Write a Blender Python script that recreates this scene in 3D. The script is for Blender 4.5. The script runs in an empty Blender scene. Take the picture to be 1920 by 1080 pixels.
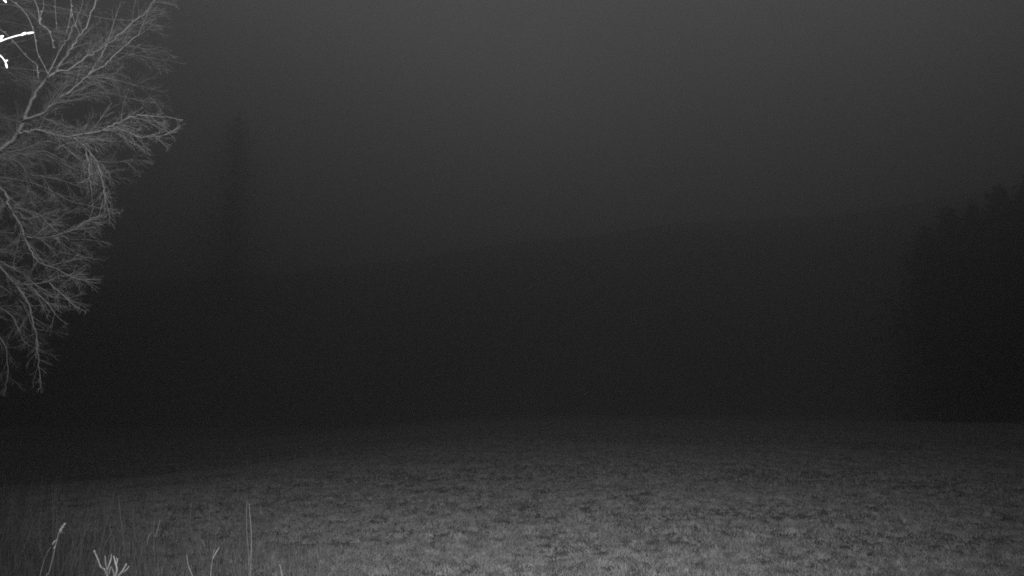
import bpy, math, random
import numpy as np
from mathutils import Vector, Matrix

# ------------------------------------------------------------------ camera
SC = bpy.context.scene
COL = SC.collection
CAM_Z, PITCH, F = 1.6, math.radians(10.0), 1251.0      # F: focal length in pixels of the 1920 wide photograph
cam_d = bpy.data.cameras.new('camera')
cam_d.sensor_width = 36.0
cam_d.lens = 36.0 * F / 1920.0
cam_d.clip_start, cam_d.clip_end = 0.05, 3000.0
cam = bpy.data.objects.new('camera', cam_d)
COL.objects.link(cam)
cam.location = (0, 0, CAM_Z)
cam.rotation_euler = (math.radians(90) + PITCH, 0, 0)
SC.camera = cam

# ------------------------------------------------------------------ night sky: dim overcast, paler overhead than at the horizon
W = bpy.data.worlds.new('World')
SC.world = W
W.use_nodes = True
nt = W.node_tree
nt.nodes.clear()
wo = nt.nodes.new('ShaderNodeOutputWorld')
bg = nt.nodes.new('ShaderNodeBackground')
tc = nt.nodes.new('ShaderNodeTexCoord')
sx = nt.nodes.new('ShaderNodeSeparateXYZ')
mr = nt.nodes.new('ShaderNodeMapRange')
mr.interpolation_type = 'SMOOTHSTEP'
mr.inputs['From Min'].default_value = 0.25
mr.inputs['From Max'].default_value = 0.92
mr.inputs['To Min'].default_value = 0.47
mr.inputs['To Max'].default_value = 2.1
no = nt.nodes.new('ShaderNodeTexNoise')
no.inputs['Scale'].default_value = 3.4
no.inputs['Detail'].default_value = 1.5
no.inputs['Roughness'].default_value = 0.5
nr = nt.nodes.new('ShaderNodeMapRange')
nr.inputs['From Min'].default_value = 0.3
nr.inputs['From Max'].default_value = 0.7
nr.inputs['To Min'].default_value = 0.62
nr.inputs['To Max'].default_value = 1.38
mu = nt.nodes.new('ShaderNodeMath'); mu.operation = 'MULTIPLY'
nt.links.new(tc.outputs['Generated'], sx.inputs[0])
nt.links.new(tc.outputs['Generated'], no.inputs['Vector'])
nt.links.new(sx.outputs['Z'], mr.inputs['Value'])
nt.links.new(no.outputs['Fac'], nr.inputs['Value'])
nt.links.new(mr.outputs[0], mu.inputs[0])
nt.links.new(nr.outputs[0], mu.inputs[1])
nt.links.new(mu.outputs[0], bg.inputs['Color'])
bg.inputs['Strength'].default_value = 0.06
nt.links.new(bg.outputs[0], wo.inputs['Surface'])

# the infrared floodlight on the camera's post: the only lamp of the place
ld = bpy.data.lights.new('infrared_floodlight', 'SPOT')
ld.energy = 4600.0
ld.color = (1, 1, 1)
ld.spot_size = math.radians(114)
ld.spot_blend = 1.0
ld.shadow_soft_size = 0.04
lo = bpy.data.objects.new('infrared_floodlight', ld)
COL.objects.link(lo)
lo.location = (0.1, -0.1, 2.25)
lo.rotation_euler = (math.radians(90 + 17), 0, math.radians(-3))

SC.view_settings.view_transform = 'Standard'
SC.view_settings.look = 'None'
SC.view_settings.gamma = 1.0
SC.view_settings.exposure = 0.0
SC.view_settings.use_curve_mapping = False
SC.render.engine = 'CYCLES'
SC.cycles.max_bounces = 6
SC.cycles.volume_bounces = 2
SC.cycles.diffuse_bounces = 2
SC.cycles.use_denoising = False
SC.cycles.sample_clamp_indirect = 0.15
SC.cycles.filter_width = 1.9

rnd = random.Random(11)
rng = np.random.default_rng(5)

# ------------------------------------------------------------------ helpers
FWD = Vector((0, math.cos(PITCH), math.sin(PITCH)))
UP = Vector((0, -math.sin(PITCH), math.cos(PITCH)))

def P(x, y, d):
    """photo pixel (1920 wide) at depth d along the view axis -> world point"""
    return Vector((0, 0, CAM_Z)) + d * (Vector((1, 0, 0)) * ((x - 960) / F) + UP * ((540 - y) / F) + FWD)

def px(p):
    q = p - Vector((0, 0, CAM_Z))
    d = q.dot(FWD)
    if d < 0.05:
        return -9999, 0, d
    return 960 + F * q.x / d, 540 - F * q.dot(UP) / d, d

def material(name, lo_v, hi_v, scale, rough=0.8, bump=0.0, bump_scale=None, detail=4.0, stretch=None):
    m = bpy.data.materials.new(name)
    m.use_nodes = True
    t = m.node_tree
    b = t.nodes['Principled BSDF']
    b.inputs['Roughness'].default_value = rough
    b.inputs['Specular IOR Level'].default_value = 0.25
    c = t.nodes.new('ShaderNodeTexCoord')
    n = t.nodes.new('ShaderNodeTexNoise')
    n.inputs['Scale'].default_value = scale
    n.inputs['Detail'].default_value = detail
    r = t.nodes.new('ShaderNodeValToRGB')
    r.color_ramp.elements[0].position = 0.35
    r.color_ramp.elements[1].position = 0.68
    r.color_ramp.elements[0].color = (lo_v, lo_v, lo_v, 1)
    r.color_ramp.elements[1].color = (hi_v, hi_v, hi_v, 1)
    src = c.outputs['Object']
    if stretch:
        mp = t.nodes.new('ShaderNodeMapping')
        mp.inputs['Scale'].default_value = stretch
        t.links.new(src, mp.inputs['Vector'])
        src = mp.outputs[0]
    t.links.new(src, n.inputs['Vector'])
    t.links.new(n.outputs['Fac'], r.inputs[0])
    t.links.new(r.outputs[0], b.inputs['Base Color'])
    if bump:
        n2 = t.nodes.new('ShaderNodeTexNoise')
        n2.inputs['Scale'].default_value = bump_scale or scale * 3
        n2.inputs['Detail'].default_value = 5
        bp = t.nodes.new('ShaderNodeBump')
        bp.inputs['Strength'].default_value = 0.6
        bp.inputs['Distance'].default_value = bump
        t.links.new(src, n2.inputs['Vector'])
        t.links.new(n2.outputs['Fac'], bp.inputs['Height'])
        t.links.new(bp.outputs[0], b.inputs['Normal'])
    return m

M_GROUND = material('pasture_ground', 0.06, 0.15, 3.0, 0.95, 0.03, 14.0)
M_GRASS = material('cropped_grass', 0.26, 0.50, 3.5, 0.8, detail=6.0)
M_RANK = material('rank_grass', 0.14, 0.26, 2.5, 0.75)
M_STRAW = material('dry_straw', 0.36, 0.52, 18.0, 0.7)
M_BARK = material('tree_bark', 0.23, 0.35, 9.0, 0.85, 0.006, 60.0)
M_TWIG = material('twig_bark', 0.20, 0.31, 14.0, 0.8)
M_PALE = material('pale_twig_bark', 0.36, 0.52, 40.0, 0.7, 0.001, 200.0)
M_HILL = material('hill_moor', 0.04, 0.08, 0.03, 0.95, 0.5, 0.4)
M_FAR = material('far_tree_bark', 0.05, 0.09, 0.5, 0.9)
M_NEEDLE = material('dark_needles', 0.035, 0.07, 0.4, 0.9)

def translucent(m, fac):
    # thin blades let light through
    t = m.node_tree
    b = t.nodes['Principled BSDF']
    tr = t.nodes.new('ShaderNodeBsdfTranslucent')
    mx = t.nodes.new('ShaderNodeMixShader')
    mx.inputs[0].default_value = fac
    t.links.new(b.inputs['Base Color'].links[0].from_socket, tr.inputs['Color'])
    t.links.new(b.outputs[0], mx.inputs[1])
    t.links.new(tr.outputs[0], mx.inputs[2])
    t.links.new(mx.outputs[0], t.nodes['Material Output'].inputs['Surface'])
translucent(M_GRASS, 0.42)
translucent(M_RANK, 0.35)

def mesh_obj(name, verts, faces, mat, parent=None, smooth=False):
    me = bpy.data.meshes.new(name)
    me.from_pydata(verts, [], faces)
    me.materials.append(mat)
    if smooth:
        me.polygons.foreach_set('use_smooth', [True] * len(me.polygons))
    me.update()
    o = bpy.data.objects.new(name, me)
    COL.objects.link(o)
    if parent:
        o.parent = parent
        o.matrix_parent_inverse = Matrix.Translation(-parent.location)
    return o

def mesh_np(name, V, T, mat, parent=None):
    me = bpy.data.meshes.new(name)
    me.vertices.add(len(V)); me.vertices.foreach_set('co', V.astype(np.float32).ravel())
    k = T.shape[1]
    me.loops.add(T.size); me.loops.foreach_set('vertex_index', T.astype(np.int32).ravel())
    me.polygons.add(len(T))
    me.polygons.foreach_set('loop_start', np.arange(0, T.size, k, dtype=np.int32))
    me.polygons.foreach_set('loop_total', np.full(len(T), k, dtype=np.int32))
    me.materials.append(mat)
    me.update(calc_edges=True)
    o = bpy.data.objects.new(name, me)
    COL.objects.link(o)
    if parent:
        o.parent = parent
        o.matrix_parent_inverse = Matrix.Translation(-parent.location)
    return o

def empty(name, loc, label, cat, group=None):
    o = bpy.data.objects.new(name, None)
    COL.objects.link(o)
    o.location = loc
    o.empty_display_size = 0.1
    o['label'] = label; o['category'] = cat
    if group: o['group'] = group
    return o

class Tubes:
    """collects tapered tubes along polylines into one mesh"""
    def __init__(self): self.v, self.f = [], []
    def add(self, pts, rad, n=4):
        if len(pts) < 2: return
        base = len(self.v)
        d0 = (pts[1] - pts[0]).normalized()
        a = d0.orthogonal().normalized()
        for i, p in enumerate(pts):
            if i == 0: d = d0
            elif i == len(pts) - 1: d = (pts[i] - pts[i-1]).normalized()
            else: d = (pts[i+1] - pts[i-1]).normalized()
            a = (a - d * a.dot(d))
            a = a.normalized() if a.length > 1e-6 else d.orthogonal().normalized()
            b = d.cross(a)
            for k in range(n):
                t = 2 * math.pi * k / n
                self.v.append(p + (a * math.cos(t) + b * math.sin(t)) * rad[i])
        for i in range(len(pts) - 1):
            for k in range(n):
                k2 = (k + 1) % n
                self.f.append((base + i*n + k, base + i*n + k2, base + (i+1)*n + k2, base + (i+1)*n + k))
        self.f.append(tuple(base + k for k in reversed(range(n))))
        e = base + (len(pts) - 1) * n
        self.f.append(tuple(e + k for k in range(n)))
    def build(self, name, mat, parent=None):
        return mesh_obj(name, self.v, self.f, mat, parent, smooth=True)

def catmull(pts, sub=5):
    if len(pts) < 3: return [pts[0].lerp(pts[1], i / sub) for i in range(sub + 1)]
    q = [pts[0] * 2 - pts[1]] + pts + [pts[-1] * 2 - pts[-2]]
    out = []
    for i in range(1, len(q) - 2):
        p0, p1, p2, p3 = q[i-1], q[i], q[i+1], q[i+2]
        for k in range(sub):
            t = k / sub
            out.append(0.5 * ((2*p1) + (p2 - p0)*t + (2*p0 - 5*p1 + 4*p2 - p3)*t*t + (3*p1 - p0 - 3*p2 + p3)*t**3))
    out.append(pts[-1].copy())
    return out

# value noise on the plane
_tab = rng.random((256, 256))
def vnoise(x, y, s):
    x = np.asarray(x, float) * s; y = np.asarray(y, float) * s
    i = np.floor(x).astype(int); j = np.floor(y).astype(int)
    u = x - i; v = y - j
    u = u*u*(3-2*u); v = v*v*(3-2*v)
    a = _tab[i % 256, j % 256]; b = _tab[(i+1) % 256, j % 256]
    c = _tab[i % 256, (j+1) % 256]; d = _tab[(i+1) % 256, (j+1) % 256]
    return (a*(1-u) + b*u)*(1-v) + (c*(1-u) + d*u)*v

def sstep(a, b, x):
    t = np.clip((np.asarray(x, float) - a) / (b - a), 0, 1)
    return t*t*(3-2*t)

def ground_z(x, y):
    z = 0.10*(vnoise(x, y, 0.35) - 0.5) + 0.05*(vnoise(x+50, y, 1.1) - 0.5) + 0.025*(vnoise(x, y+70, 3.1) - 0.5)
    near = sstep(1.0, 4.0, np.hypot(x, y))
    z = z * near
    z = z - 1.3 * sstep(3.0, -22.0, x) * sstep(4, 24, y)          # falls away to the left
    z = z + 0.5 * sstep(8, 48, y)
    return z

# ------------------------------------------------------------------ ground
def build_ground():
    u = np.linspace(-1, 1, 261)
    xs = np.sinh(u * 5.2) / np.sinh(5.2) * 330
    v = np.linspace(0, 1, 300)
    ys = -34 + np.concatenate([np.linspace(0, 36, 40, endpoint=False), 36 + np.sinh(np.linspace(0, 1, 260) * 4.2) / np.sinh(4.2) * 420])
    X, Y = np.meshgrid(xs, ys)
    Z = ground_z(X, Y)
    V = np.stack([X.ravel(), Y.ravel(), Z.ravel()], 1)
    nx, ny = len(xs), len(ys)
    I = np.arange(nx*ny).reshape(ny, nx)
    T = np.stack([I[:-1, :-1].ravel(), I[:-1, 1:].ravel(), I[1:, 1:].ravel(), I[1:, :-1].ravel()], 1)
    o = mesh_np('ground', V, T, M_GROUND)
    o.data.polygons.foreach_set('use_smooth', np.ones(len(T), bool))
    o['kind'] = 'structure'
build_ground()

HILL = {}
def hill_prof(Y):
    return sstep(66, 140, Y) * (1 - 0.5*sstep(170, 380, Y))
def surface_z(x, y):
    z = float(ground_z(x, y))
    if y > 68:
        j = int(np.argmin(abs(HILL['y'] - y))); i = int(np.argmin(abs(HILL['x'] - x)))
        z = max(z, float(HILL['z'][j, i]))
    return z
def build_hill():
    # a moor hillside closing the view, its ridge rising to the right
    pts = [(-900, 560), (-200, 545), (430, 520), (590, 482), (800, 460), (1000, 428), (1430, 402), (1650, 382), (1920, 325), (2400, 300), (3000, 300)]
    xs = np.linspace(-300, 300, 121)
    ys = np.linspace(66, 380, 90)
    X, Y = np.meshgrid(xs, ys)
    D = 135.0
    rx = np.array([(a - 960) / F * D for a, b in pts])
    rz = np.array([P(a, b, D).z for a, b in pts])
    R = np.interp(X * D / np.maximum(Y, 90), rx, rz) + 3*(vnoise(X, Y, 0.03) - .5)
    prof = hill_prof(Y)
    Z = -2.5 + (R + 2.5) * prof + 1.2*(vnoise(X, Y+9, 0.09) - .5) * prof
    HILL.update(x=xs, y=ys, z=Z)
    V = np.stack([X.ravel(), Y.ravel(), Z.ravel()], 1)
    nx, ny = len(xs), len(ys)
    I = np.arange(nx*ny).reshape(ny, nx)
    T = np.stack([I[:-1, :-1].ravel(), I[:-1, 1:].ravel(), I[1:, 1:].ravel(), I[1:, :-1].ravel()], 1)
    o = mesh_np('hill', V, T, M_HILL)
    o.data.polygons.foreach_set('use_smooth', np.ones(len(T), bool))
    o['kind'] = 'structure'
build_hill()

# ------------------------------------------------------------------ cropped pasture grass (stuff)
def blades(name, X, Y, H, Wd, lean, mat, label, cat):
    n = len(X)
    Z = ground_z(X, Y) - 0.005
    a = rng.random(n) * 2*math.pi
    la = rng.random(n) * 2*math.pi
    ln = lean * H * rng.random(n)
    base = np.stack([X, Y, Z], 1)
    side = np.stack([np.cos(a), np.sin(a), np.zeros(n)], 1) * Wd[:, None] * 0.5
    off = np.stack([np.cos(la)*ln, np.sin(la)*ln, H], 1)
    mid = base + off*np.array([0.35, 0.35, 0.6])
    tip = base + off
    V = np.stack([base - side, base + side, mid + side*0.8, mid - side*0.8, tip], 1).reshape(-1, 3)
    k = np.arange(n) * 5
    T = np.concatenate([np.stack([k, k+1, k+2], 1), np.stack([k, k+2, k+3], 1), np.stack([k+3, k+2, k+4], 1)])
    o = mesh_np(name, V, T, mat)
    o['kind'] = 'stuff'; o['label'] = label; o['category'] = cat
    return o

HOLES = [(lambda rr, tt: (rr*math.sin(tt), rr*math.cos(tt), rnd.uniform(.03, .085)))(rnd.uniform(6.2, 15), rnd.uniform(-.45, .7)) for _ in range(130)]
def pasture():
    Xs, Ys, Hs, Ws = [], [], [], []
    for r0, r1, dens, h, w in ((4.6, 9, 3200, 0.042, 0.006), (9, 15, 1300, 0.045, 0.009), (15, 26, 420, 0.05, 0.016), (26, 55, 70, 0.06, 0.032)):
        ang = 0.76
        n = int(dens * ang * (r1*r1 - r0*r0))
        r = np.sqrt(rng.random(n) * (r1*r1 - r0*r0) + r0*r0)
        t = (rng.random(n)*2 - 1) * ang
        x, y = r*np.sin(t), r*np.cos(t)
        c = 0.28*vnoise(x, y, 1.7) + 0.40*vnoise(x+31, y+7, 6.5) + 0.32*vnoise(x+3, y+77, 14.0)
        keep = rng.random(n) < np.clip((c - 0.24) * 5.0, 0.02, 1)
        wob = (.7 + .6*vnoise(x, y, 21.0))**2
        for hx, hy, hr in HOLES:
            keep &= ((x - hx)**2 + (y - hy)**2) > hr*hr*wob
        x, y, c = x[keep], y[keep], c[keep]
        Xs.append(x); Ys.append(y)
        Hs.append(h * (0.35 + 1.5*np.clip(c - 0.25, 0, 1)) * (0.6 + 0.8*rng.random(len(x))))
        Ws.append(w * (0.7 + 0.6*rng.random(len(x))))
    # tufts standing proud of the sward
    nt_ = 5200
    r = np.sqrt(rng.random(nt_) * (24**2 - 4.8**2) + 4.8**2); r = np.where(rng.random(nt_) < .45, rng.uniform(4.8, 13, nt_), r)
    t = (rng.random(nt_)*2 - 1) * .76
    tx, ty = r*np.sin(t), r*np.cos(t)
    sz = rng.uniform(.03, .085, nt_); hh = rng.uniform(.03, .08, nt_)
    m = 34
    a = rng.random((nt_, m))*6.2832; q = np.abs(rng.normal(0, .6, (nt_, m)))
    Xs.append((tx[:, None] + np.cos(a)*q*sz[:, None]).ravel()); Ys.append((ty[:, None] + np.sin(a)*q*sz[:, None]).ravel())
    Hs.append((hh[:, None] * rng.uniform(.5, 1.1, (nt_, m))).ravel()); Ws.append((.004 + .0005*np.repeat(r, m)) * rng.uniform(.7, 1.3, nt_*m))
    blades('cropped_grass', np.concatenate(Xs), np.concatenate(Ys), np.concatenate(Hs), np.concatenate(Ws), 2.3, M_GRASS,
           'short cropped pasture grass covering the lit field', 'grass')
pasture()

# ------------------------------------------------------------------ the bare tree on the left
ENV = [(-200, 352), (0, 342), (60, 352), (110, 356), (160, 330), (215, 342), (265, 328), (300, 298), (325, 266), (375, 240), (410, 222), (450, 212), (500, 196), (545, 182), (585, 164), (610, 132), (650, 122), (690, 102), (735, 88), (760, 0), (800, -200)]
def env_x(y):
    return float(np.interp(y, [a for a, b in ENV], [b for a, b in ENV]))

ENV_OFF = [0.0]
def grow(tb, start, direc, length, r0, level, maxlev, seg, curl, droop, bias=Vector((0, 0, 0)), env=True, stop=None):
    n = max(3, int(length / seg))
    p, d = start.copy(), direc.normalized()
    pts, rad = [p.copy()], [r0]
    for i in range(n):
        d = (d + Vector((rnd.gauss(0, curl), rnd.gauss(0, curl), rnd.gauss(0, curl))) + Vector((0, 0, droop)) + bias).normalized()
        p = p + d * (length / n)
        if env:
            u, v, dd = px(p)
            if u > env_x(v) + ENV_OFF[0] - 6*rnd.random() or v > 745: break
        pts.append(p.copy())
        rad.append(r0 * (1 - 0.62 * (i + 1) / n))
    if len(pts) < 2: return
    if level == maxlev and len(pts) > 2:
        rad[-1] = rad[-1] * 1.5
        rad[-2] = rad[-2] * 1.1
    tb.add(pts, rad, 4 if level < 2 else 3)
    if level >= maxlev: return
    m = len(pts)
    ns = int(length / (0.048, 0.035, 0.05)[min(level, 2)])
    sgn = 1
    for k in range(ns):
        t = 0.12 + 0.88 * (k + rnd.random()) / max(ns, 1)
        i = min(m - 2, int(t * (m - 1)))
        if i < 0: continue
        f = t*(m-1) - i
        if f > 1: continue
        q = pts[i].lerp(pts[i+1], max(0, min(1, f)))
        dd = (pts[i+1] - pts[i]).normalized()
        s = dd.orthogonal().normalized()
        s.rotate(Matrix.Rotation(rnd.random()*2*math.pi, 3, dd))
        an = math.radians(rnd.uniform(20, 50))
        nd = dd*math.cos(an) + s*math.sin(an)
        L = length * rnd.uniform(0.28, 0.6) * (1.05 - 0.6*t)
        L = max(L, 0.05)
        grow(tb, q, nd, L, max(0.0007, rad[i]*rnd.uniform(0.5, 0.72)), level+1, maxlev, max(0.025, seg*0.7), curl*1.1, droop, bias, env)

def limb_obj(tree, pts3, r0, r1, twig_every, tlen, droop, maxlev=2, name='limb', tb_extra=None, tmin=0.1, bias=Vector((0.02, 0, 0))):
    pts = catmull(pts3, 5)
    n = len(pts)
    for i in range(1, n - 1):
        pts[i] = pts[i] + Vector((rnd.gauss(0, .003), rnd.gauss(0, .008), rnd.gauss(0, .003)))
    r0, r1 = r0*.56, r1*.5
    rad = [r0 + (r1 - r0) * (i/(n-1))**0.8 for i in range(n)]
    tb = Tubes(); tb.add(pts, rad, 7)
    o = tb.build(name, M_BARK, tree)
    tw = Tubes()
    acc = 0
    total = sum((pts[i+1] - pts[i]).length for i in range(n-1))
    run = 0
    for i in range(n - 1):
        L = (pts[i+1] - pts[i]).length
        acc += L; run += L
        t = run / total
        if t < tmin: continue
        while acc > twig_every:
            acc -= twig_every * rnd.uniform(0.7, 1.3)
            dd = (pts[i+1] - pts[i]).normalized()
            s = dd.orthogonal().normalized()
            s.rotate(Matrix.Rotation(rnd.random()*2*math.pi, 3, dd))
            ENV_OFF[0] = rnd.gauss(-8, 15)
            an = math.radians(rnd.uniform(20, 58))
            nd = dd*math.cos(an) + s*math.sin(an)
            grow(tw, pts[i].lerp(pts[i+1], rnd.random()), nd, tlen*rnd.uniform(0.5, 1.15)*(1.1 - 0.45*t), max(0.0013, min(0.0024, rad[i]*0.4)),
                 0, maxlev, 0.06, 0.06, droop, bias)
    # the end of the limb goes on as a twig
    ENV_OFF[0] = 6
    grow(tw, pts[-1], pts[-1] - pts[-2], tlen*0.6, r1, 0, maxlev, 0.06, 0.05, droop, bias)
    if tw.v:
        t = mesh_obj('twig_spray', [tuple(v) for v in tw.v], tw.f, M_TWIG, o)
        t['kind'] = 'stuff'
    return o, pts

def build_tree():
    bx, by = -7.6, 8.2
    bz = float(ground_z(bx, by))
    tree = empty('bare_tree', (bx, by, bz), 'leafless tree with dense drooping twigs reaching in from the left edge', 'tree')
    # trunk, out of the frame
    tp = [Vector((bx, by, bz - 0.1)), Vector((bx+.05, by, bz+1.2)), Vector((bx-.05, by+.1, 2.2)), Vector((bx+.12, by-.05, 3.6)), Vector((bx+.05, by, 5.2)), Vector((bx+.2, by+.1, 7.2))]
    tps = catmull(tp, 5)
    tb = Tubes(); n = len(tps)
    tb.add(tps, [0.19*(1 - 0.8*i/(n-1)) + (0.08 if i == 0 else 0) for i in range(n)], 12)
    tb.build('trunk', M_BARK, tree)
    T = lambda z: Vector((bx + 0.05, by, z))
    G = lambda L, d0, d1: [P(a, b, d0 + (d1 - d0)*i/(len(L)-1)) for i, (a, b) in enumerate(L)]
    # limbs traced where the photograph shows them; each starts at the trunk or at its parent limb
    def L(path, d0, d1, r0, r1, every=0.10, tl=0.55, droop=-0.01, root=None, **kw):
        g = G(path, d0, d1)
        if root is not None: g = [root] + g
        return limb_obj(tree, g, r0, r1, every, tl, droop, **kw)
    L([(-90, 330), (0, 280), (33, 250), (60, 186), (76, 160), (100, 136), (122, 108), (142, 78), (160, 50), (178, 5), (190, -40)], 7.4, 6.6, 0.045, 0.006, .14, .5, .02, T(2.9), tmin=.35)
    L([(34, 249), (50, 247), (68, 243), (96, 250), (125, 256), (150, 252), (190, 245), (215, 232), (240, 222), (266, 217), (300, 219), (322, 221)], 6.9, 6.5, 0.020, 0.004, .055, .5, -.01)
    L([(42, 224), (80, 212), (95, 198), (112, 186), (140, 163), (166, 140), (196, 122), (212, 106), (240, 82), (262, 60)], 6.9, 6.7, 0.017, 0.005, .10, .5, .0)
    L([(166, 140), (176, 126), (190, 104), (205, 70), (214, 40)], 6.8, 6.7, 0.010, 0.004, .12, .35, .02)
    L([(103, 135), (132, 128), (166, 104), (192, 89), (218, 70), (246, 44), (272, 24), (292, -5)], 6.7, 6.9, 0.013, 0.004, .08, .5, -.005)
    L([(88, 146), (112, 96), (126, 74), (138, 46), (152, 15), (160, -30)], 6.8, 6.6, 0.010, 0.004, .12, .4, .02)
    L([(190, 245), (232, 244), (252, 254), (285, 256), (312, 252)], 6.6, 6.4, 0.008, 0.003, .05, .4, -.02)
    L([(136, 258), (152, 268), (168, 284), (184, 310), (192, 340), (197, 372), (204, 398)], 6.7, 6.3, 0.010, 0.003, .05, .32, -.03)
    L([(158, 274), (166, 300), (168, 330), (172, 362)], 6.7, 6.6, 0.008, 0.003, .05, .28, -.03)
    L([(-60, 300), (0, 292), (20, 284), (54, 276), (86, 265), (120, 275), (150, 300)], 7.6, 7.2, 0.018, 0.004, .07, .6, -.015, T(2.8), tmin=.4)
    L([(-60, 285), (0, 285), (18, 296), (40, 309), (56, 326), (85, 331), (120, 340), (160, 352)], 7.8, 7.4, 0.018, 0.004, .07, .6, -.015, T(2.85), tmin=.4)
    L([(-90, 300), (-20, 335), (12, 365), (15, 382), (24, 398), (40, 424), (47, 446), (60, 474), (76, 494), (106, 503), (122, 514), (150, 524)], 7.3, 6.5, 0.028, 0.004, .065, .5, -.02, T(2.6), tmin=.35)
    L([(47, 443), (76, 446), (110, 440), (136, 431), (166, 413), (192, 404)], 6.8, 6.5, 0.010, 0.004, .055, .42, -.01)
    L([(22, 397), (36, 398), (46, 410), (70, 406), (100, 398)], 7.0, 6.9, 0.008, 0.003, .06, .35, -.01)
    L([(-120, 380), (-40, 455), (0, 500), (26, 530), (46, 556), (56, 580), (62, 606), (69, 632), (72, 662), (75, 700)], 7.4, 6.6, 0.024, 0.003, .06, .38, -.03, T(2.3), tmin=.35)
    L([(26, 530), (56, 533), (90, 527), (112, 517), (140, 522), (165, 524)], 6.9, 6.6, 0.011, 0.003, .05, .35, -.015)
    L([(90, 527), (115, 550), (138, 572), (156, 582)], 6.7, 6.5, 0.008, 0.003, .05, .28, -.03)
    L([(60, 540), (88, 568), (106, 592), (122, 606)], 6.8, 6.6, 0.008, 0.003, .05, .28, -.03)
    L([(-80, 560), (-20, 610), (10, 650), (14, 700), (8, 735)], 7.8, 7.6, 0.014, 0.003, .06, .35, -.03, T(1.9), tmin=.3)
    # the hazier inner and rear part of the crown
    for k, (y0, x1, y1, dd) in enumerate([(-20, 260, 40, 8.2), (30, 290, 110, 8.6), (120, 255, 160, 8.0), (150, 270, 190, 9.2), (210, 250, 300, 8.4), (250, 200, 330, 9.0), (330, 190, 390, 8.6), (380, 170, 450, 8.0),
                                          (430, 150, 480, 8.8), (470, 120, 560, 8.2), (520, 90, 620, 8.8), (0, 120, 60, 7.4), (90, 150, 60, 8.8), (300, 120, 300, 7.8), (560, 60, 650, 8.3)]):
        d0 = dd - 0.2
        path = [(-140 + 20*rnd.random(), y0 + 40), (-40, y0 + 10*rnd.random()), (x1*0.35, y0*0.5 + y1*0.5 - 20*rnd.random()), (x1*0.7, y1 - 18*rnd.random()), (x1, y1)]
        L(path, d0, dd, 0.018, 0.004, .075, .6, -.012, T(max(1.8, P(-140, y0 + 40, 8.2).z - .5)), tmin=.3)
build_tree()

# ------------------------------------------------------------------ sapling beside the camera: over-lit twigs at the top left
def build_sapling():
    bx, by = -1.75, 1.45
    bz = float(ground_z(bx, by))
    s = empty('sapling', (bx, by, bz), 'white over-lit budded twigs of a sapling close to the lens, top left', 'sapling')
    st = [Vector((bx, by, bz - .05)), Vector((bx+.03, by, 0.8)), Vector((bx-.02, by+.03, 1.5)), Vector((bx+.05, by, 2.1)), Vector((bx+.08, by-.02, 2.6))]
    tb = Tubes(); c = catmull(st, 6)
    tb.add(c, [0.014*(1 - .7*i/(len(c)-1)) for i in range(len(c))], 8)
    tb.build('stem', M_PALE, s)
    D = 1.5
    def tw(path, root, r):
        g = [root] + [P(a, b, D) for a, b in path]
        cc = catmull(g, 6)
        n = len(cc)
        tb = Tubes(); tb.add(cc, [r*(1.5 - .6*i/(n-1)) for i in range(n)], 7)
        o = tb.build('twig', M_PALE, s)
        return o
    def bud(p, d, l, r):
        b = Tubes()
        d = d.normalized()
        pts = [p + d*(l*t) for t in (-.1, .15, .45, .75, 1.0)]
        b.add(pts, [r*.5, r*.9, r, r*.75, r*.2], 8)
        b.build('bud', M_PALE, s)
    t1 = [(-40, 100), (0, 78), (18, 71), (36, 66), (48, 64)]
    tw(t1, Vector((bx+.04, by, 1.95)), .0009)
    bud(P(40, 66, D), P(50, 60, D) - P(40, 66, D), .012, .0022)
    bud(P(50, 63, D), P(62, 61, D) - P(50, 63, D), .016, .0020)
    t2 = [(-60, 60), (-25, 85), (0, 104), (8, 113), (11, 119)]
    tw(t2, Vector((bx+.04, by, 2.15)), .0009)
    bud(P(11, 119, D), P(13, 127, D) - P(11, 119, D), .011, .0020)
    bud(P(9, 115, D), P(14, 113, D) - P(9, 115, D), .007, .0016)
    t3 = [(-60, -30), (-20, -15), (0, -8), (6, -2)]
    tw(t3, Vector((bx+.06, by, 2.3)), .0009)
    bud(P(6, -3, D), P(11, 4, D) - P(6, -3, D), .012, .0024)
build_sapling()

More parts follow.
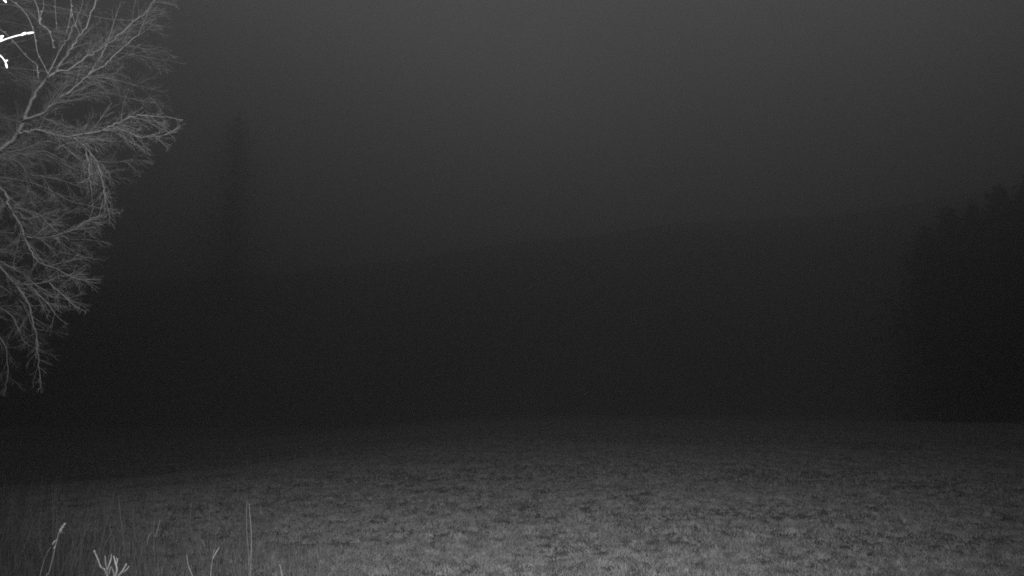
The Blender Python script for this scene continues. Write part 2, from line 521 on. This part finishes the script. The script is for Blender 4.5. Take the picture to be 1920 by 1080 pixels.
# a thinner whip some way behind it with buds
def build_whip():
    bx, by = -4.3, 4.3
    bz = float(ground_z(bx, by))
    s = empty('young_tree', (bx, by, bz), 'slender young tree with upright budded shoots crossing the upper left corner', 'tree')
    D = 4.7
    st = [Vector((bx, by, bz - .05)), Vector((bx-.05, by, 1.2)), Vector((bx, by, 2.3)), Vector((bx-.05, by+.05, 3.2)), Vector((bx-.1, by+.1, 4.0))]
    tb = Tubes(); c = catmull(st, 6)
    tb.add(c, [0.018*(1 - .7*i/(len(c)-1)) for i in range(len(c))], 8)
    tb.build('stem', M_BARK, s)
    R = lambda z: Vector((bx+.02, by, z))
    for path, root, r in [
        ([(-60, 20), (0, 55), (24, 76), (50, 106), (68, 120), (70, 132), (72, 147)], 2.75, .0028),
        ([(-40, -30), (20, 0), (48, 25), (62, 55), (68, 85), (71, 100), (82, 122), (90, 138)], 2.9, .0030),
        ([(-30, -60), (40, -40), (60, -10), (72, 20), (75, 45), (90, 55), (98, 75), (100, 90)], 3.0, .0030),
        ([(20, -80), (80, -50), (100, -20), (104, 20), (106, 56)], 3.05, .0018),
        ([(40, -90), (110, -60), (130, -20), (134, 15), (138, 35), (150, 66)], 3.1, .0020),
        ([(75, 45), (76, 30), (82, 12), (80, -5)], None, .0020),
        ([(134, 15), (130, 40), (124, 62)], None, .0016)]:
        g = [P(a, b, D) for a, b in path]
        if root: g = [R(root + .55)] + g
        cc = catmull(g, 5); n = len(cc)
        tb = Tubes(); tb.add(cc, [.62*r*(1.4 - .6*i/(n-1)) for i in range(n)], 5)
        o = tb.build('shoot', M_TWIG, s)
        for i in range(3, n - 1, 4):
            d = (cc[i+1] - cc[i]).normalized()
            e = d.orthogonal(); e.rotate(Matrix.Rotation(rnd.random()*6.28, 3, d))
            b = Tubes(); q = cc[i] + e.normalized()*.003; dd = (d + e.normalized()*.8).normalized()
            b.add([q - dd*.003, q + dd*.003, q + dd*.008, q + dd*.013], [.001, .0024, .0024, .0008], 6)
            b.build('bud', M_TWIG, o)
build_whip()

# ------------------------------------------------------------------ foreground stems at the lower left
def base_of(p):
    return Vector((p.x, p.y, float(ground_z(p.x, p.y)) - .02))

def stem_thing(name, label, cat, path, D, r, head=None, group=None, mat=M_STRAW, leaves=()):
    D *= 1.35; r *= .62
    g = [P(a, b, D) for a, b in path]
    b0 = base_of(g[0] + (g[0] - g[1]).normalized()*0.12)
    o = empty(name, b0, label, cat, group)
    cc = catmull([b0] + g, 6); n = len(cc)
    tb = Tubes(); tb.add(cc, [r*(1.25 - .65*i/(n-1)) for i in range(n)], 6)
    tb.build('stem', mat, o)
    for lp, w in leaves:
        lg = catmull([P(a, b, D) for a, b in lp], 4)
        V, Fc = [], []
        for i, p in enumerate(lg):
            t = i / (len(lg) - 1)
            ww = w * (0.35 + 0.65*math.sin(math.pi*min(1, .2 + .75*t)))
            V += [p + Vector((ww, .3*ww, 0)), p - Vector((ww, -.3*ww, 0)), p + Vector((0, .6*ww, .2*ww))]
        for i in range(len(lg) - 1):
            a, c = 3*i, 3*i + 3
            Fc += [(a, a+2, c+2, c), (a+2, a+1, c+1, c+2), (a+1, a, c, c+1)]
        mesh_obj('leaf', V, Fc, mat, o)
    if head:
        (h0, h1, spike_n, spike_l, spike_r) = head
        sp = Tubes()
        p0, p1 = P(*h0, D), P(*h1, D)
        ax = (p1 - p0).normalized()
        for k in range(spike_n):
            t = k / spike_n
            q = p0.lerp(p1, t)
            e = ax.orthogonal(); e.rotate(Matrix.Rotation(k*2.4, 3, ax))
            d = (ax + e.normalized()*.45).normalized()
            l = spike_l * (1.1 - .5*t)
            sp.add([q, q + d*l*.4, q + d*l*.75, q + d*l], [spike_r*.4, spike_r, spike_r*.7, spike_r*.15], 5)
        sp.build('seed_head', mat, o)
    return o

stem_thing('grass_stalk', 'tall bright grass stalk with ragged seed head leaning right, bottom left', 'grass stalk',
           [(82, 1110), (91, 1076), (99, 1045), (106, 1015), (112, 994), (118, 984)], 2.3, .0022,
           head=((111, 998), (122, 981), 11, .014, .0026),
           leaves=[([(107, 1012), (102, 1015), (98, 1021)], .004), ([(112, 1000), (117, 999), (120, 998)], .0022), ([(104, 1022), (101, 1028), (100, 1029)], .002)])
stem_thing('grass_stalk', 'thinner bent grass stalk just left of the seed headed stalk', 'grass stalk',
           [(68, 1112), (75, 1080), (81, 1056), (88, 1038), (95, 1026)], 2.5, .0020)
stem_thing('grass_stalk', 'tall pale straight grass stalk, right of a close pair', 'grass stalk',
           [(470, 1110), (470, 1072), (471, 1035), (471, 1000), (469, 970), (467, 944)], 3.4, .0017)
stem_thing('grass_stalk', 'dimmer straight grass stalk, left of a close pair', 'grass stalk',
           [(468, 1110), (467, 1070), (466, 1035), (463, 1000), (462, 970), (463, 940)], 3.6, .0012)
stem_thing('grass_stalk', 'short bright blade of grass at the bottom edge, furthest right of the stalks', 'grass stalk',
           [(534, 1112), (529, 1080), (526, 1064), (524, 1058)], 3.0, .0026)
stem_thing('grass_stalk', 'short bright hooked stalk at the bottom edge, left of the forked stem', 'grass stalk',
           [(370, 1112), (361, 1080), (355, 1066), (352, 1054), (350, 1040)], 3.0, .0024)
stem_thing('grass_stalk', 'upright forked stem with a pale lower half beside short hooked stalk', 'grass stalk',
           [(393, 1112), (395, 1076), (397, 1060), (399, 1044), (402, 1030)], 3.1, .0023, leaves=[([(399, 1048), (405, 1036), (411, 1026)], .002)])
stem_thing('grass_stalk', 'thin curved stalk rising between forked twig and bent leafy grass', 'grass stalk',
           [(222, 1110), (219, 1056), (214, 1020), (210, 1000), (205, 982)], 2.9, .0018, mat=M_RANK)
stem_thing('grass_stalk', 'long thin stalk standing behind the forked white twig', 'grass stalk',
           [(238, 1110), (236, 1060), (233, 1020), (229, 990), (225, 960), (222, 930)], 3.3, .0019, mat=M_RANK)
stem_thing('grass_stalk', 'leafy grass stalk with a drooping leaf, left of centre of the rank grass', 'grass stalk',
           [(291, 1110), (290, 1060), (289, 1020), (288, 990), (290, 970), (293, 962)], 3.0, .0018, mat=M_RANK,
           leaves=[([(289, 1000), (282, 1000), (277, 1010), (276, 1022)], .004), ([(291, 1008), (296, 990), (300, 975)], .003)])
stem_thing('grass_stalk', 'faint thin stalk leaning left near the bottom left corner', 'grass stalk',
           [(62, 1112), (54, 1070), (48, 1045), (44, 1030)], 2.8, .0018, mat=M_RANK)
stem_thing('grass_stalk', 'faint upright stalk with small pale bract at the tip', 'grass stalk',
           [(372, 1112), (374, 1060), (376, 1030), (375, 1005), (374, 985)], 3.4, .0019, mat=M_RANK, leaves=[([(378, 1012), (381, 1018), (383, 1024)], .003)])

def forked_twig():
    D = 1.9
    root = P(208, 1120, D)
    b0 = base_of(root)
    o = empty('shrub_twig', b0, 'small bare shrub with white forked prongs at the bottom edge', 'shrub')
    def br(path, r, name='prong', n0=None):
        g = [P(a, b, D + dz) for a, b, dz in path]
        if n0 is not None: g = [n0] + g
        cc = catmull(g, 6); n = len(cc)
        tb = Tubes(); tb.add(cc, [.6*r*(1.3 - .75*i/(n-1)) for i in range(n)], 7)
        tb.build(name, M_PALE, o)
    br([(208, 1140, 0), (207, 1110, 0), (206, 1090, 0)], .006, 'stem', b0)
    br([(206, 1092, 0), (200, 1076, .0), (196, 1068, .01), (189, 1063, .02), (184, 1050, .02), (177, 1034, .02)], .0042)
    br([(201, 1078, 0), (200, 1066, -.01), (198, 1056, -.02), (197, 1042, -.02)], .0032)
    br([(201, 1068, -.01), (205, 1058, .01), (208, 1048, .02), (209, 1039, .02)], .0030)
    br([(212, 1092, 0), (214, 1080, 0), (211, 1068, -.01), (208, 1063, -.02), (204, 1076, -.03)], .0032)
    br([(210, 1094, 0), (217, 1078, 0), (219, 1066, 0), (216, 1054, .01), (213, 1042, .01)], .0042)
    br([(219, 1070, 0), (218, 1060, .02), (220, 1050, .03), (218, 1046, .03)], .0028)
    br([(216, 1094, 0), (222, 1080, 0), (229, 1071, .0), (234, 1063, .0), (237, 1058, 0)], .0045)
    br([(226, 1076, 0), (235, 1070, .02), (243, 1061, .03)], .0026)
    # knobby bud scars
    for a, b in ((196, 1068), (177, 1034), (236, 1059), (217, 1078)):
        p = P(a, b, D)
        t = Tubes(); t.add([p + Vector((0, 0, -.004)), p, p + Vector((0, 0, .004))], [.0015, .0025, .001], 7)
        t.build('bud', M_PALE, o)
forked_twig()

# the rest of the rank grass: a mass too fine to count
def rank_grass():
    n = 3600
    D = rng.uniform(4.0, 8.0, n)
    u = rng.random(n)
    pxx = -120 + 760 * u**1.5
    X = (pxx - 960) / F * D
    Y = D * math.cos(PITCH)
    hmax = np.interp(pxx, [-120, 60, 250, 400, 640], [1.05, 1.05, 1.02, 0.85, 0.5])
    H = hmax * (0.35 + 0.65 * rng.random(n)**1.6)
    V, T = [], []
    Z = ground_z(X, Y)
    for i in range(n):
        w = rng.uniform(.0009, .0026)
        a = rng.random()*math.pi
        la = rng.random()*2*math.pi
        ln = H[i] * rng.uniform(.03, .33)
        sdx, sdy = math.cos(a)*w, math.sin(a)*w
        b = len(V)
        for t in (0, .35, .65, .85, 1.0):
            k = (1 - t)**.6 if t < 1 else 0.08
            x = X[i] + math.cos(la)*ln*t*t; y = Y[i] + math.sin(la)*ln*t*t; z = Z[i] - .02 + H[i]*(t - .12*t*t*ln/H[i]*3)
            V += [(x - sdx*k, y - sdy*k, z), (x + sdx*k, y + sdy*k, z)]
        for j in range(4):
            q = b + 2*j
            T.append((q, q+1, q+3, q+2))
    o = mesh_np('rank_grass', np.array(V), np.array(T), M_RANK)
    o['kind'] = 'stuff'; o['label'] = 'dim tangle of rank grass blades along the lower left edge'; o['category'] = 'grass'
rank_grass()

# ------------------------------------------------------------------ far trees dissolving in the mist
def far_tree(pxx, ytop, D, width, label, seed, n, soft):
    """tall tree: tapered trunk, sloping boughs and an airy crown of small sprays that thins out towards its rim"""
    r = random.Random(seed)
    top = P(pxx, ytop, D)
    x, y = top.x, top.y
    z0 = surface_z(x, y) - .3
    h = top.z - z0
    o = empty('tall_tree', (x, y, z0), label, 'tree', 'tall trees in the mist beyond the field')
    tb = Tubes(); tb.add([Vector((x, y, z0 - .2)), Vector((x + .2, y, z0 + h*.4)), Vector((x, y, z0 + h*.9))], [h*.012, h*.008, .02], 8)
    tr = tb.build('trunk', M_FAR, o)
    lob = [r.uniform(.75, 1.2) for _ in range(24)]
    def rim(t, a):
        f = t*11
        k = int(f) % 12
        m = lob[k]*(1 - f % 1) + lob[(k+1) % 12]*(f % 1)
        m *= lob[12 + int((a/6.2832 + t*2.3) * 12) % 12]**.5
        return width * min(1, (1 - t)**.5 * 1.1) * min(1, .55 + t*2.2) * m
    bt = Tubes()
    for k in range(46):
        t = .08 + .86*k/46
        a = k*2.4 + r.random()
        R = rim(t, a)*.8
        c = Vector((x, y, z0 + h*t))
        bt.add([c, c + Vector((math.cos(a)*R*.5, math.sin(a)*R*.5, R*.1)), c + Vector((math.cos(a)*R, math.sin(a)*R, -R*.1))], [.07*(1-t)+.02, .04*(1-t)+.015, .01], 4)
    bt.build('bough', M_FAR, tr)['kind'] = 'stuff'
    V = np.empty((n*3, 3)); 
    for i in range(n):
        t = r.random()**1.15
        a = r.random()*6.2832
        k = abs(r.gauss(0, soft))
        R = rim(t, a)*k
        c = np.array((x + math.cos(a)*R, y + math.sin(a)*R, z0 + h*(.03 + .95*t) + r.gauss(0, .5) - .15*R))
        s_ = r.uniform(.12, .3)
        e = np.array((r.gauss(0, 1), r.gauss(0, 1), r.gauss(0, .6))); f = np.array((r.gauss(0, 1), r.gauss(0, 1), r.gauss(0, 1)))
        V[3*i] = c - e*s_*.5; V[3*i+1] = c + e*s_*.5; V[3*i+2] = c + f*s_
    mesh_np('crown', V, np.arange(n*3).reshape(-1, 3), M_NEEDLE, o)
    return o

for a in [(1735, 440, 50, 3.2, 'left-hand lowest tree of the dark misty stand at the right edge', 1, 10500, .7),
          (1775, 402, 54, 3.4, 'second tree from the left in the dark misty stand at right', 2, 10500, .7),
          (1825, 392, 52, 3.6, 'third tree from the left in the dark misty stand at right', 5, 10500, .7),
          (1872, 360, 55, 3.6, 'fourth tree from the left in the dark misty stand at right', 6, 10500, .7),
          (1925, 348, 53, 3.8, 'tree cut off by the right edge, furthest right in the dark stand', 10, 10500, .7),
          (448, 215, 122, 6.6, 'tall faint tree left of centre, alone on the misty slope', 3, 16000, .75)]:
    far_tree(*a)

# ------------------------------------------------------------------ mist
def build_haze():
    x0, x1, y0, y1, z0, z1 = -345, 345, -45, 440, -6.0, 78.0
    V = [(x, y, z) for z in (z0, z1) for y in (y0, y1) for x in (x0, x1)]
    Fc = [(0, 2, 3, 1), (4, 5, 7, 6), (0, 1, 5, 4), (2, 6, 7, 3), (0, 4, 6, 2), (1, 3, 7, 5)]
    m = bpy.data.materials.new('mist')
    m.use_nodes = True
    t = m.node_tree
    t.nodes.clear()
    out = t.nodes.new('ShaderNodeOutputMaterial')
    v = t.nodes.new('ShaderNodeVolumePrincipled')
    v.inputs['Color'].default_value = (.95, .95, .95, 1)
    v.inputs['Density'].default_value = 0.0165
    v.inputs['Anisotropy'].default_value = 0.915
    t.links.new(v.outputs[0], out.inputs['Volume'])
    o = mesh_obj('haze', V, Fc, m)
    o['kind'] = 'stuff'; o['label'] = 'thin night mist filling the air over the field'; o['category'] = 'mist'
build_haze()
